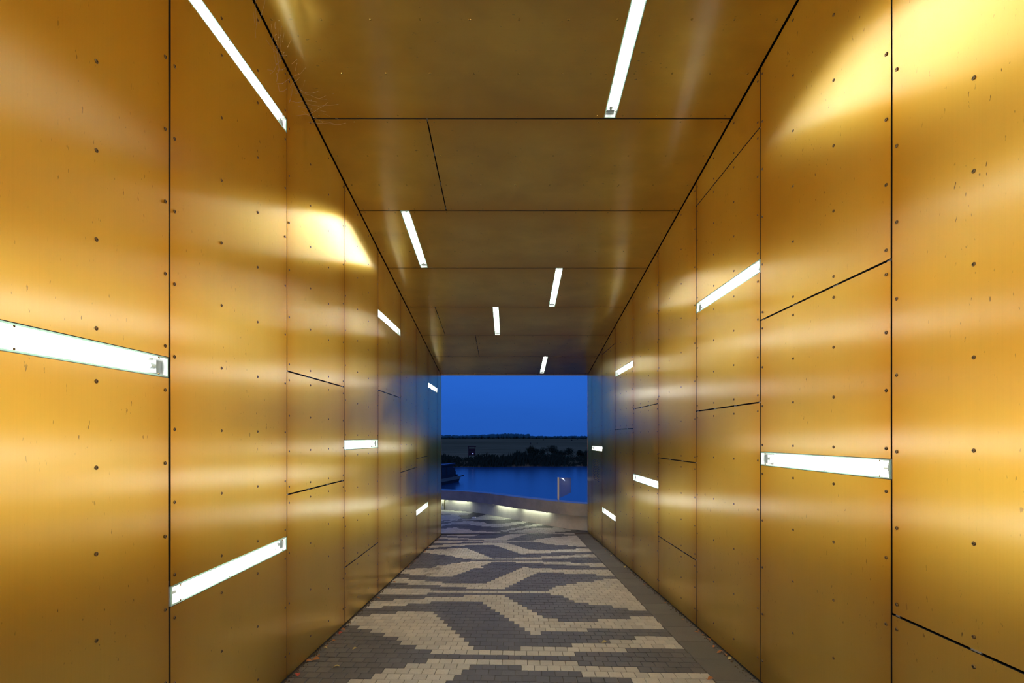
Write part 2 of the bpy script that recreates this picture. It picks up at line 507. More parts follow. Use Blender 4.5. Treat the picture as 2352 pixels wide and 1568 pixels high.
# ------------------------------------------------------------------ lit strips
LAB = {
 ('left', -1): 'large strip light in the left wall nearest the viewer, cut by the picture edge',
 ('left', 0, 0): 'lowest large strip light in the left wall, second panel column from the viewer',
 ('left', 0, 1): 'long strip light high in the left wall, running out of the top',
 ('left', 2): 'level strip light half way up the left wall, between the slotted panels',
 ('left', 3): 'strip light high in the left wall below the fourth ceiling row',
 ('left', 5): 'small strip light low in the left wall close to the tunnel mouth',
 ('left', 6): 'small strip light high in the left wall right beside the tunnel mouth',
 ('right', 0): 'largest strip light in the right wall, below eye level, tube ends showing',
 ('right', 1): 'strip light high in the right wall, second panel column from the viewer',
 ('right', 3): 'strip light low in the right wall, fourth panel column, under a slit',
 ('right', 4): 'small strip light high in the right wall beside a bright reflection',
 ('right', 5): 'small strip light lowest in the right wall near the tunnel mouth',
 ('right', 6): 'tiny strip light in the right wall above the dark vent slots',
 ('ceiling', -1): 'long strip light in the ceiling running out of the top of the picture',
 ('ceiling', 1): 'strip light in the left half of the ceiling beside a scratched reflection',
 ('ceiling', 2): 'strip light in the right half of the ceiling, fourth panel row',
 ('ceiling', 3): 'strip light near the middle of the ceiling, fifth panel row',
 ('ceiling', 5): 'smallest ceiling strip light, right above the tunnel mouth'}
lamp_screw = None
def strip(side, k, mp, a0, a1, b0, b1, label):
    f = lambda a: b0 + (b1 - b0) * (a - a0) / (a1 - a0)
    P = lambda a, h, d: mp(a, f(a) + h, d)
    am = (a0 + a1) / 2
    nm = 'ceiling_light' if side == 'ceiling' else 'wall_light'
    root = empty(nm)
    tag(root, label, 'light', 'strip lights of the tunnel')
    def bx(mb, A0, A1, h0, h1, d0, d1):
        mb.hexa([P(A0, h0, d0), P(A1, h0, d0), P(A1, h1, d0), P(A0, h1, d0), P(A0, h0, d1), P(A1, h0, d1), P(A1, h1, d1), P(A0, h1, d1)])
    mb = MB(); t = .003
    bx(mb, a0, a1, -HL, HL, -.080, -.077)
    bx(mb, a0, a1, -HL, -HL + t, -.077, -.0075); bx(mb, a0, a1, HL - t, HL, -.077, -.0075)
    bx(mb, a0, a0 + t, -HL + t, HL - t, -.077, -.0075); bx(mb, a1 - t, a1, -HL + t, HL - t, -.077, -.0075)
    mb.obj('housing', M_WHITE, root)
    mb = MB()
    e = .0075
    g = lambda d: [P(a0 + e, -HL + e, d), P(a1 - e, -HL + e, d), P(a1 - e, HL - e, d), P(a0 + e, HL - e, d)]
    mb.quad(*g(-.0015))
    mb.obj('glass', M_GLASS, root, fix=False)
    mb = MB()
    for A0, A1, h0, h1 in ((a0, a1, -HL, -HL + e), (a0, a1, HL - e, HL), (a0, a0 + e, -HL + e, HL - e), (a1 - e, a1, -HL + e, HL - e)):
        bx(mb, A0, A1, h0, h1, -.0072, -.001)
    tag(mb.obj('glass_edge', M_FROST, root), 'pale green frosted glass edge')
    for q in (-1, 1):
        A = a0 + .018 if q < 0 else a1 - .018
        mb = MB(); bx(mb, min(A, A - q * .03), max(A, A - q * .03), -.03, .03, -.077, -.028)
        h = mb.obj('lamp_holder', M_GREY, root)
        mb = MB(); mb.tube(P(A - q * .030, 0, -.042), P(A - q * .062, 0, -.042), .0132, 12)
        mb.obj('tube_cap', M_CAP, root, smooth=False)
    mb = MB(); mb.tube(P(a0 + .080, 0, -.042), P(a1 - .080, 0, -.042), .013, 12, caps=False)
    mb.obj('tube', M_TUBE, root, smooth=True)
    for u in (.055, .40, .945):
        for h in (-HL + .011, HL - .011):
            o, R = basis(P, a0 + (a1 - a0) * u, h)
            sc = link('screw', SCREW, root)
            sc.location = Vector(P(a0 + (a1 - a0) * u, h, -.0012)); sc.rotation_euler = R.to_euler(); sc.scale = (.55, .55, .7)
seen = {}
for side, k, mp, a0, a1, b0, b1 in STRIPS:
    n = seen.get((side, k), 0); seen[(side, k)] = n + 1
    lb = LAB.get((side, k)) or LAB.get((side, k, n))
    if lb is None:
        lb = {('left', -3): 'strip light high in the left wall behind the viewer', ('left', -2): 'strip light at eye level in the left wall beside the viewer',
              ('right', -3): 'strip light low in the right wall behind the viewer', ('right', -2): 'strip light high in the right wall beside the viewer',
              ('ceiling', -4): 'strip light in the ceiling furthest behind the viewer', ('ceiling', -3): 'strip light in the ceiling just behind the viewer'}[(side, k)]
    strip(side, k, mp, a0, a1, b0, b1, lb)

# ------------------------------------------------------------------ vent slots in the right wall near the mouth
vent = empty('vent_grille', (WR, 10.56, EYE - .72))
tag(vent, 'dark vent slots in two columns low on the right wall by the tunnel mouth', 'vent')
for a0, a1 in ((10.20, 10.52), (10.60, 10.92)):
    for q in range(13):
        b = EYE - .50 - .036 * q - .02
        mb = MB(); mp = wall_map(1)
        mb.hexa([mp(a0, b, 0), mp(a1, b + .02, 0), mp(a1, b + .034, 0), mp(a0, b + .014, 0), mp(a0, b, .003), mp(a1, b + .02, .003), mp(a1, b + .034, .003), mp(a0, b + .014, .003)])
        o = mb.obj('slot', M_DARK, None); o.parent = vent; o.matrix_parent_inverse = Matrix.Translation(-vent.location)

# ------------------------------------------------------------------ floor of the tunnel
BW, RP, Y0R, SKEW = .1035, .102, 4.068, .0215
EDGE_X = 1.545
ROWS = {0: [], 1: [(-.67, .57)], 2: [(-.82, -.31), (.1, 1.03)], 3: [(-.98, -.35), (.57, 9)], 4: [(-1.02, -.41), (.94, 9)], 5: [(-1.17, -.45), (1.2, 9)], 6: [(-1.33, -.51), (.21, .32)],
 7: [(-1.49, -.56), (.18, .7)], 8: [(-9, -.61), (.12, 9)], 9: [(-9, -.65), (.07, 9)], 10: [(-9, -.71), (.01, .52), (.93, 9)], 11: [(-1.49, -.77), (-.04, .36), (1.3, 9)], 12: [(-1.23, -.81), (-.09, .32)],
 13: [(-.14, .27)], 14: [(-9, -1.43), (-.2, .21), (1.35, 9)], 15: [(-9, -1.18), (-.25, .16), (1.2, 9)], 16: [(-9, -.93), (-.3, .11), (.94, 9)], 17: [(-1.39, .06), (.78, 9)], 18: [(-1.02, .01), (.74, 9)],
 19: [(-.55, -.03), (.69, 9)], 20: [(-1.65, -1.01), (.54, 9)], 21: [(-1.68, 9)], 22: [(-9, -1.02), (.53, 9)], 23: [(-.56, -.03), (.58, 9)], 24: [(-.92, .01), (.63, 9)], 25: [(-1.38, .06), (.78, 9)],
 26: [(-9, -.93), (-.29, .11), (.94, 9)], 27: [(-9, -1.19), (-.25, .16), (1.2, 9)], 28: [(-9, -1.44), (-.2, .23), (1.36, 9)], 29: [(-.13, .28)], 30: [(-1.22, -.82), (-.08, .33)],
 31: [(-1.49, -.77), (-.04, .38), (1.3, 9)], 32: [(-9, -.71), (.01, .41), (.83, 9)], 33: [(-9, -.68), (.06, 9)], 34: [(-1.64, -.61), (.11, 9)], 35: [(-1.49, -.56), (.17, .68)], 36: [(-1.27, -.49), (.21, .31)],
 37: [(-1.17, -.45), (1.3, 9)], 38: [(-1.02, -.41), (.93, 9)], 39: [(-.96, -.35), (.57, 9)], 40: [(-.81, -.31), (.11, 1.04)], 41: [(-.67, .56)]}

def paver_pts(L, W, ch=.004):
    """local points of a paver, top face at z = 0: top ring, chamfer ring, foot ring"""
    out = []
    for z, c in ((0, ch), (-ch * .7, 0), (-.014, 0)):
        x, y = L / 2 - c, W / 2 - c
        out += [(-x, -y, z), (x, -y, z), (x, y, z), (-x, y, z)]
    return out
PF = [(0, 1, 2, 3)] + [(4 * r + 4 + i, 4 * r + 4 + (i + 1) % 4, 4 * r + (i + 1) % 4, 4 * r + i) for r in (0, 1) for i in range(4)]
PV = paver_pts(BW - .0038, RP - .0036)
def paver_mesh(m):
    me = bpy.data.meshes.new('paver'); me.from_pydata(PV, [], PF); me.materials.append(m); me.update(); return me
PM = (paver_mesh(M_DKPAV), paver_mesh(M_LIGHT))

mb = MB()
N = 20
for i in range(N):
    ya, yb = BACK + (END - BACK) * i / N, BACK + (END - BACK) * (i + 1) / N
    t = [(-WL - .1, ya), (WR + .1, ya), (WR + .1, yb), (-WL - .1, yb)]
    mb.hexa([(x, y, zf(x, y) - .35) for x, y in t] + [(x, y, zf(x, y) - .0075) for x, y in t])
floor = tag(mb.obj('floor', M_BED), kind='structure')

def frame_at(X, Y):
    gx = (zf(X + .05, Y) - zf(X - .05, Y)) / .1; gy = (zf(X, Y + .05) - zf(X, Y - .05)) / .1
    x = Vector((1, -SKEW, gx - SKEW * gy)).normalized(); z = Vector((-gx, -gy, 1)).normalized(); y = z.cross(x)
    return Vector((X, Y, zf(X, Y))), Matrix((x, y, z)).transposed()
bulk, tones = MB(), []
def add_bulk(o, R, sx, light, jit, tw):
    n = len(bulk.v)
    for v in PV: bulk.v.append(tuple(o + R @ Vector((v[0] * sx, v[1], v[2] + jit))))
    tn = random.random()
    for f in PF:
        bulk.f.append(tuple(n + i for i in f)); bulk.m.append(1 if light else 0); tones.append(tn)
k0 = int((BACK + .1 - Y0R) / RP); k1 = int((END - .05 - Y0R) / RP)
singles = 0
order = list(range(-5, k1 + 1)) + list(range(k0, -5))
for k in order:
    iv = ROWS[k % 42]
    x = -WL + .006 - (BW * .5 if k % 2 else 0)
    while x < EDGE_X - .02:
        xa, xb = max(x, -WL + .006), min(x + BW, EDGE_X)
        x += BW
        if xb - xa < .02: continue
        Xc = (xa + xb) / 2; Yc = Y0R + RP * k - SKEW * Xc
        if Yc > END - .04: continue
        light = any(a - .012 < Xc < b + .012 for a, b in iv)
        jit = random.uniform(-.0012, .0012)
        o, R = frame_at(Xc, Yc)
        sx = (xb - xa) / BW
        if k >= -5 and singles < 300:
            p = link('paver', PM[1 if light else 0], floor)
            p.location = o + R @ Vector((0, 0, jit)); p.rotation_euler = (R @ Matrix.Rotation(random.uniform(-.012, .012), 3, 'Z')).to_euler(); p.scale = (sx, 1, 1)
            singles += 1
        else:
            add_bulk(o, R, sx, light, jit, 0)
tag(bulk.obj('far_pavers', [M_DKPAV, M_LIGHT], floor, fix=False, tones=tones), kind='stuff')
# the strip of grey slabs along the right wall
y = BACK + .1
ys = 3.65 - .41 * 18
while ys < END - .3:
    y0, y1 = ys + .002, ys + .408
    if y0 > BACK:
        ya, yb = y0, min(y1, END - .01)
        t = [(EDGE_X + .006, ya), (WR - .004, ya - .005), (WR - .004, yb - .005), (EDGE_X + .006, yb)]
        c = .004
        ti = [(EDGE_X + .006 + c, ya + c), (WR - .004 - c, ya - .005 + c), (WR - .004 - c, yb - .005 - c), (EDGE_X + .006 + c, yb - c)]
        mb = MB()
        lo_ = [(x, y_, zf(x, y_) - .014) for x, y_ in t]; md = [(x, y_, zf(x, y_) - .003) for x, y_ in t]; tp = [(x, y_, zf(x, y_)) for x, y_ in ti]
        for r0, r1 in ((lo_, md), (md, tp)):
            for i in range(4): mb.quad(r0[i], r0[(i + 1) % 4], r1[(i + 1) % 4], r1[i])
        mb.quad(*tp)
        mb.obj('slab', M_SLAB, floor, fix=False)
    ys += .41

# ------------------------------------------------------------------ terrace outside
base = [(-9.5, 17.2), (-6.0, 16.9), (-4.0, 16.45), (-2.23, 15.68), (-1.52, 15.31), (-.86, 14.80), (-.35, 14.28), (.15, 13.68), (.74, 13.05), (1.53, 12.26), (2.05, 11.95)]
def smooth_line(pts, n=5):
    out = []
    for i in range(len(pts) - 1):
        p0 = Vector(pts[max(i - 1, 0)]); p1 = Vector(pts[i]); p2 = Vector(pts[i + 1]); p3 = Vector(pts[min(i + 2, len(pts) - 1)])
        for q in range(n):
            t = q / n
            out.append(.5 * ((2 * p1) + (p2 - p0) * t + (2 * p0 - 5 * p1 + 4 * p2 - p3) * t * t + (3 * p1 - p0 - 3 * p2 + p3) * t ** 3))
    out.append(Vector(pts[-1]))
    return out
BL = smooth_line(base)
def offset(line, d):
    out = []
    for i, p in enumerate(line):
        t = (line[min(i + 1, len(line) - 1)] - line[max(i - 1, 0)]).normalized()
        out.append(p + d * Vector((t.y, -t.x)))          # + towards the tunnel
    return out
def ribbon(mb, front, back, z0, z1, rise=0.0):
    F = lambda p, z: (p.x, p.y, z + rise * max(-4.0, min(p.x, 3.0)))
    n = len(front)
    for i in range(n - 1):
        a, b, c, d = front[i], front[i + 1], back[i + 1], back[i]
        mb.quad(F(a, z0), F(b, z0), F(b, z1), F(a, z1)); mb.quad(F(d, z1), F(c, z1), F(c, z0), F(d, z0))
        mb.quad(F(a, z1), F(b, z1), F(c, z1), F(d, z1)); mb.quad(F(d, z0), F(c, z0), F(b, z0), F(a, z0))
    mb.quad(F(front[0], z0), F(front[0], z1), F(back[0], z1), F(back[0], z0))
    mb.quad(F(front[-1], z1), F(front[-1], z0), F(back[-1], z0), F(back[-1], z1))

WATER = EYE - 4.5
gb = offset(BL, -.30)
mb = MB()
for i in range(len(gb) - 1):
    a, b = gb[i], gb[i + 1]
    mb.hexa([(a.x, END - .0, WATER - .5), (b.x, END - .0, WATER - .5), (b.x, b.y, WATER - .5), (a.x, a.y, WATER - .5),
             (a.x, END - .0, OUT - .0075), (b.x, END - .0, OUT - .0075), (b.x, b.y, OUT - .0075), (a.x, a.y, OUT - .0075)])
ground = tag(mb.obj('ground', M_BED), kind='structure')

POLY = [[(-2.22, 15.61), (-1.31, 15.16), (-1.14, 15.02), (-1.26, 14.53), (-1.75, 14.53), (-2.09, 14.67), (-3.2, 15.2), (-3.4, 15.9)], [(-4.0, 14.6), (-2.07, 14.53), (-1.55, 14.53), (-1.37, 13.77), (-1.92, 13.53), (-4, 12.7)],
 [(-4, 12.5), (-1.91, 13.41), (-1.35, 13.77), (-1.18, 13.8), (-1.24, 13.65), (-1.89, 13.27), (-4, 12.3)],
 [(-1.85, 13.02), (-1.32, 13.47), (-1.17, 13.53), (-.6, 13.13), (-.16, 13.08), (.34, 13.47), (.92, 13.95), (.9, 13.65), (-.25, 12.55), (-.77, 12.71), (-1.23, 13.02), (-1.62, 12.92), (-1.81, 12.71), (-3.5, 12.0), (-3.5, 12.3)],
 [(-.7, 14.77), (-1.17, 13.71), (-.83, 13.71), (-.32, 13.71), (.22, 13.8), (-.45, 14.53)],
 [(-1.75, 12.35), (-1.42, 12.54), (-.93, 12.1), (-.3, 11.93), (-.11, 11.87), (-.7, 11.75), (-.91, 11.6), (-1.66, 11.75), (-2.4, 12.0)],
 [(-.23, 12.1), (.47, 12.87), (.91, 13.14), (1.05, 13.0), (.48, 12.54), (-.14, 11.98)], [(-.11, 11.83), (.52, 12.41), (1.25, 12.54), (1.69, 12.22), (.96, 11.8)]]
def inside(x, y, P):
    r = False; j = len(P) - 1
    for i in range(len(P)):
        (xi, yi), (xj, yj) = P[i], P[j]
        if (yi > y) != (yj > y) and x < (xj - xi) * (y - yi) / (yj - yi) + xi: r = not r
        j = i
    return r
def base_y(x):
    for i in range(len(BL) - 1):
        if BL[i].x <= x <= BL[i + 1].x:
            t = (x - BL[i].x) / (BL[i + 1].x - BL[i].x); return BL[i].y + t * (BL[i + 1].y - BL[i].y)
    return 0
bulk, tones = MB(), []
I3 = Matrix.Identity(3)
r = 0
yy = END + .065
while yy < 17.2:
    x = -5.0 + (BW / 2 if r % 2 else 0)
    while x < 2.3:
        if yy < base_y(x) + .03:
            add_bulk(Vector((x, yy, OUT)), I3, 1, any(inside(x, yy, P) for P in POLY), random.uniform(-.0012, .0012), 0)
        x += BW
    yy += RP; r += 1
tag(bulk.obj('pavers', [M_DKPAV, M_LIGHT], ground, fix=False, tones=tones), kind='stuff')
mb = MB(); mb.box(-WL, WR, END - .045, END + .010, OUT - .05, OUT + .004)
tag(mb.obj('trim_4', plain('threshold_steel', (.06, .06, .065), .4, .8)), kind='structure')

# curved parapet with a lit underside
par = empty('parapet', (.15, 13.68, OUT))
tag(par, 'long curved pale concrete parapet with lights under its overhanging lip, between terrace and river', 'parapet')
inv = Matrix.Translation(-par.location)
def child(o):
    o.parent = par; o.matrix_parent_inverse = inv; return o
mb = MB(); ribbon(mb, BL, offset(BL, -.09), OUT - .02, OUT + .40, .016)
child(mb.obj('plinth', M_CONC))
mb = MB(); ribbon(mb, offset(BL, .20), offset(BL, -.10), OUT + .372, OUT + .678, .016)
child(mb.obj('lip', M_LIP))
def along(x):                                   # index on BL at that x
    return min(range(len(BL)), key=lambda i: abs(BL[i].x - x))
front = offset(BL, .10); front2 = offset(BL, .05)
for xa, xb in ((-3.4, -2.75), (-2.55, -2.0), (-1.86, -1.24), (-.36, .20), (.36, 1.05)):
    mb = MB()
    n = 4
    for q in range(n):
        u0, u1 = xa + (xb - xa) * q / n, xa + (xb - xa) * (q + 1) / n
        def pt(u, d):
            y0 = base_y(u); s_ = (base_y(u + .02) - base_y(u - .02)) / .04
            t = Vector((1, s_)).normalized(); return Vector((u, y0)) + d * Vector((t.y, -t.x))
        A, B, Cc, D = pt(u0, .105), pt(u1, .105), pt(u1, .055), pt(u0, .055)
        mb.hexa([(A.x, A.y, OUT + .3695 + .016 * u0), (B.x, B.y, OUT + .3695 + .016 * u0), (Cc.x, Cc.y, OUT + .3695 + .016 * u0), (D.x, D.y, OUT + .3695 + .016 * u0), (A.x, A.y, OUT + .3725 + .016 * u0), (B.x, B.y, OUT + .3725 + .016 * u0), (Cc.x, Cc.y, OUT + .3725 + .016 * u0), (D.x, D.y, OUT + .3725 + .016 * u0)])
    child(mb.obj('strip_light', M_STRIP))
    for u0 in (xa - .02, xb + .02):
        A, B, Cc, D = pt(u0 - .006, .185), pt(u0 + .006, .185), pt(u0 + .006, .002), pt(u0 - .006, .002)
        mb = MB(); mb.hexa([(q.x, q.y, OUT + .352 + .016 * u0) for q in (A, B, Cc, D)] + [(q.x, q.y, OUT + .372 + .016 * u0) for q in (A, B, Cc, D)])
        child(mb.obj('baffle', M_LIP))
# drain pipe on the plinth at the left
mb = MB(); yb = base_y(-2.12); mb.tube((-2.12, yb - .04, OUT), (-2.12, yb - .04, OUT + .375), .018, 8); mb.box(-2.19, -2.16, yb - .05, yb + .0, OUT + .12, OUT + .2)
child(mb.obj('drain_pipe', plain('olive_pipe', (.12, .11, .05), .5)))

# glass marker on the parapet
gs = empty('glass_marker', (1.262, 12.70, OUT + .685))
tag(gs, 'small glass pane on a pale post standing on the parapet in front of the water', 'sign')
inv = Matrix.Translation(-gs.location)
X0, Yg, Zt = 1.268, 12.72, EYE - 1.062
mb = MB(); mb.box(X0 - .025, X0 + .018, Yg - .02, Yg + .02, OUT + .60, Zt)
o = mb.obj('post', plain('pale_post', (.62, .58, .45), .5)); o.parent = gs; o.matrix_parent_inverse = inv
def pane_mat():
    m, n, l, b = mat('marker_pane'); out = n['Material Output']
    b.inputs['Base Color'].default_value = (.30, .27, .33, 1); b.inputs['Roughness'].default_value = .12
    tr = n.new('ShaderNodeBsdfTransparent'); tr.inputs[0].default_value = (.75, .8, .8, 1)
    mx = n.new('ShaderNodeMixShader'); mx.inputs[0].default_value = .2
    l.new(tr.outputs[0], mx.inputs[1]); l.new(b.outputs[0], mx.inputs[2]); l.new(mx.outputs[0], out.inputs[0]); return m
pl = [(X0 + .022, Zt - .01), (X0 + .33, Zt - .01), (X0 + .33, Zt - .40), (X0 + .22, Zt - .46), (X0 + .022, Zt - .55)]
mb = MB()
for q in range(5):
    a, b = pl[q], pl[(q + 1) % 5]
    mb.quad((a[0], Yg - .005, a[1]), (b[0], Yg - .005, b[1]), (b[0], Yg + .005, b[1]), (a[0], Yg + .005, a[1]))
mb.quad(*[(x, Yg - .005, z) for x, z in pl]); mb.quad(*[(x, Yg + .005, z) for x, z in reversed(pl)])
o = mb.obj('pane', pane_mat()); o.parent = gs; o.matrix_parent_inverse = inv
mb = MB()
oc, ic = [], []
for q in range(9):
    t = math.radians(115 - 115 * q / 8)
    oc.append((X0 + .085 + .08 * math.cos(t), Zt - .10 + .085 * math.sin(t))); 
    w = .026 * math.sin(math.pi * q / 8) + .001
    ic.append((X0 + .085 + (.08 - w) * math.cos(t), Zt - .10 + (.085 - w) * math.sin(t)))
for q in range(8):
    for y_, sg in ((Yg - .012, 1), (Yg - .006, -1)):
        p = [(oc[q][0], y_, oc[q][1]), (oc[q + 1][0], y_, oc[q + 1][1]), (ic[q + 1][0], y_, ic[q + 1][1]), (ic[q][0], y_, ic[q][1])]
        mb.quad(*(p if sg > 0 else p[::-1]))
    mb.quad((oc[q][0], Yg - .012, oc[q][1]), (oc[q][0], Yg - .006, oc[q][1]), (oc[q + 1][0], Yg - .006, oc[q + 1][1]), (oc[q + 1][0], Yg - .012, oc[q + 1][1]))
o = mb.obj('crescent_reflection', emit('reflection_glow', (.95, 1, 1), 1.0)); o.parent = gs; o.matrix_parent_inverse = inv  # glowing shape stands in for a lamp's reflection on the pane
tag(o, 'bright white crescent reflection')

# a scrap of paper on the terrace
mb = MB(); mb.hexa([(-1.12, 14.02, OUT + .002), (-1.02, 13.98, OUT + .002), (-.99, 14.05, OUT + .002), (-1.09, 14.09, OUT + .002), (-1.12, 14.02, OUT + .012), (-1.02, 13.98, OUT + .03), (-.99, 14.05, OUT + .02), (-1.09, 14.09, OUT + .012)])
tag(mb.obj('paper_scrap', plain('white_paper', (.8, .82, .85), .8)), 'small white paper scrap lying on the dark wedge of the terrace', 'litter')

# ------------------------------------------------------------------ river, far bank, field, trees
def water_mat():
    m, n, l, b = mat('river_water')
    b.inputs['Base Color'].default_value = (.03, .12, .20, 1); b.inputs['Roughness'].default_value = .22; b.inputs['IOR'].default_value = 1.5
    v = mapping(n, l, (.35, .9, 1)); bp = n.new('ShaderNodeBump'); bp.inputs['Strength'].default_value = .05; bp.inputs['Distance'].default_value = .2
    l.new(noise(n, l, v, 1.0, 3), bp.inputs['Height']); l.new(bp.outputs[0], b.inputs['Normal']); return m
mb = MB(); mb.quad((-200, 11.0, WATER), (200, 11.0, WATER), (200, 78, WATER), (-200, 78, WATER))
tag(mb.obj('river', water_mat(), fix=False), kind='structure')
def field_mat():
    m, n, l, b = mat('dry_field')
    v = mapping(n, l, (.012, .05, 1)); a = noise(n, l, v, 1.0, 5, .6)
    c = mixrgb(n, l, remap(n, l, a, .35, .68, 0, 1), (.20, .14, .05), (.52, .30, .11))
    v2 = mapping(n, l, (.12, .3, .5)); c = mixrgb(n, l, remap(n, l, noise(n, l, v2, 1.0, 4), .5, .75, 0, .8), c, (.16, .11, .04))
    l.new(c, b.inputs['Base Color']); b.inputs['Roughness'].default_value = 1.0; b.inputs['Specular IOR Level'].default_value = 0.0
    return m
FIELD = EYE - 3.0
mb = MB()
prev = [(x, 72.6 + .8 * math.sin(x * .21) + .5 * math.sin(x * .67)) for x in range(-200, 201, 4)]
for i in range(len(prev) - 1):
    (xa, ya), (xb, yb) = prev[i], prev[i + 1]
    mb.quad((xa, ya, WATER - .3), (xb, yb, WATER - .3), (xb, yb + 2.2, WATER + .7), (xa, ya + 2.2, WATER + .7))
    mb.quad((xa, ya + 2.2, WATER + .7), (xb, yb + 2.2, WATER + .7), (xb, 84, FIELD), (xa, 84, FIELD))
    mb.quad((xa, 84, FIELD), (xb, 84, FIELD), (xb * 8, 1600, FIELD), (xa * 8, 1600, FIELD))
tag(mb.obj('field_ground', field_mat(), fix=False), kind='structure')

def leafy(name, c0, c1):
    m, n, l, b = mat(name)
    l.new(mixrgb(n, l, noise(n, l, mapping(n, l, (3, 3, 3)), 1.0, 3), c0, c1), b.inputs['Base Color'])
    b.inputs['Roughness'].default_value = .9; b.inputs['Specular IOR Level'].default_value = .1; return m
M_LEAF = leafy('dark_leaves', (.018, .03, .012), (.05, .065, .025))
M_REED = leafy('reeds', (.02, .035, .015), (.055, .075, .035))
M_FARTREE = plain('far_trees_hazed', (.06, .20, .19), 1.0, **{'Specular IOR Level': 0.0})  # the blue of distant haze is put into the tree colour
M_STEM = plain('bark', (.06, .045, .03), .9)
rg = random.Random(3)
mb = MB()
for i in range(15000):
    x = rg.uniform(-60, 60); d = rg.random()
    yb = 72.9 + .8 * math.sin(x * .21) + .5 * math.sin(x * .67) + d * 3.6
    z0 = WATER - .05 + d * 1.1
    h = (.5 + .7 * rg.random() ** 1.6) * (1.0 + .35 * math.sin(x * .37 + 1) + .25 * math.sin(x * 1.1))
    lean = rg.uniform(-.25, .25); w = rg.uniform(.008, .022)
    mb.quad((x - w, yb, z0), (x + w, yb, z0), (x + w * .7 + lean * .5, yb + rg.uniform(-.1, .1), z0 + h * .65), (x + lean, yb, z0 + h))
    mb.quad((x, yb - w, z0), (x, yb + w, z0), (x + lean * .5 - .1, yb + w * .7, z0 + h * .6), (x - lean * .7, yb, z0 + h * .9))
tag(mb.obj('reeds', M_REED, fix=False), 'dark reeds along the far river bank', 'reeds', kind='stuff')

def bush(x, y, w, h, label, seed, spiky=False):
    rr = random.Random(seed)
    root = empty('bush', (x, y, FIELD - .3)); tag(root, label, 'bush', 'bushes on the far bank')
    mb = MB()
    for q in range(7): mb.tube((x + rr.uniform(-.1, .1), y, FIELD - .5), (x + rr.uniform(-.35, .35) * w, y + rr.uniform(-.2, .2) * w, FIELD - .4 + h * .75), .03, 5, .012)
    inv = Matrix.Translation(-root.location)
    o = mb.obj('stem', M_STEM, root, fix=False); o.matrix_parent_inverse = inv
    mb = MB()
    cl = [(rr.uniform(-.42, .42) * w, rr.uniform(-.3, .3) * w, rr.uniform(.25, .8) * h, rr.uniform(.16, .3) * w) for _ in range(9)]
    for q in range(2200):
        cx, cy, cz, rad = rr.choice(cl)
        v = Vector((rr.gauss(0, 1), rr.gauss(0, 1), rr.gauss(0, 1))).normalized() * rad * rr.random() ** .4
        p = Vector((x + cx + v.x, y + cy + v.y, max(FIELD - .4, FIELD - .4 + cz + v.z * .8)))
        s = rr.uniform(.05, .11)
        a = Vector((rr.uniform(-1, 1), rr.uniform(-1, 1), rr.uniform(-1, 1))).normalized() * s; b = a.orthogonal().normalized() * s * .5
        mb.quad(p - a, p + b, p + a, p - b)
    if spiky:
        for q in range(220):
            t = rr.uniform(-.9, 2.0); L = rr.uniform(.6, 1.25); b = Vector((x - .2 * w + rr.uniform(-.2, .2), y + rr.uniform(-.3, .3), FIELD + rr.uniform(0, .5)))
            e_ = b + Vector((math.sin(t) * L * -.9, rr.uniform(-.3, .3), abs(math.cos(t)) * L + .25)); m_ = (b + e_) / 2 + Vector((0, 0, .12))
            mb.quad(b, m_ + Vector((.03, 0, 0)), e_, m_ - Vector((.03, 0, 0)))
    o = mb.obj('foliage', M_LEAF, root, fix=False); o.matrix_parent_inverse = inv
def at(px, Y): return (px - 1172.0) * Y / FOC
bush(at(1226, 79.6), 79.6, 2.2, 1.9, 'spiky dark bush on the far bank, left of the other bushes', 1, True)
bush(at(1260, 82.6), 82.6, 3.0, 1.75, 'tallest rounded dark bush in the middle of the far bank clump', 2)
bush(at(1295, 79.8), 79.8, 2.9, 1.35, 'rounded dark bush at the right end of the far bank clump', 3)
bush(at(1190, 79.2), 79.2, 1.4, .9, 'low dark bush on the far bank left of the spiky bush', 4)
bush(at(1341, 79.6), 79.6, 2.4, 1.2, 'dark bush on the far bank beside the right edge of the tunnel mouth', 5)

# far line of trees: uncountable, one mass of crowns
rg = random.Random(11)
ico = bmesh.new(); bmesh.ops.create_icosphere(ico, subdivisions=2, radius=1)
iv_ = [v.co.copy() for v in ico.verts]; if_ = [tuple(v.index for v in f.verts) for f in ico.faces]; ico.free()
mb = MB()
def crown(x, y, z, rx, rz):
    n = len(mb.v)
    for v in iv_:
        k = rg.uniform(.9, 1.1); mb.v.append((x + v.x * rx * k, y + v.y * rx * k, z + v.z * rz * k))
    for f in if_: mb.f.append(tuple(n + i for i in f)); mb.m.append(0)
x = -420.0
while x < 420:
    px = 1172 + x * FOC / 840
    top = 999.5 if px < 1060 else (998.5 if px < 1120 else (995.5 if px < 1215 else 1000.5))
    if px > 1225: top = 1000.8
    top += 2.0 * rg.random() - .8 + (.8 * math.sin(px * .09) if px < 1225 else 0)
    h = (1003 - top) * 840 / FOC + 3.0
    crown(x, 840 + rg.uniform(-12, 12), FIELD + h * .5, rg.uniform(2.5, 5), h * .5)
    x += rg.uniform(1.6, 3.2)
tag(mb.obj('treeline', M_FARTREE, fix=False, smooth=True), 'distant line of trees along the horizon', 'trees', kind='stuff')
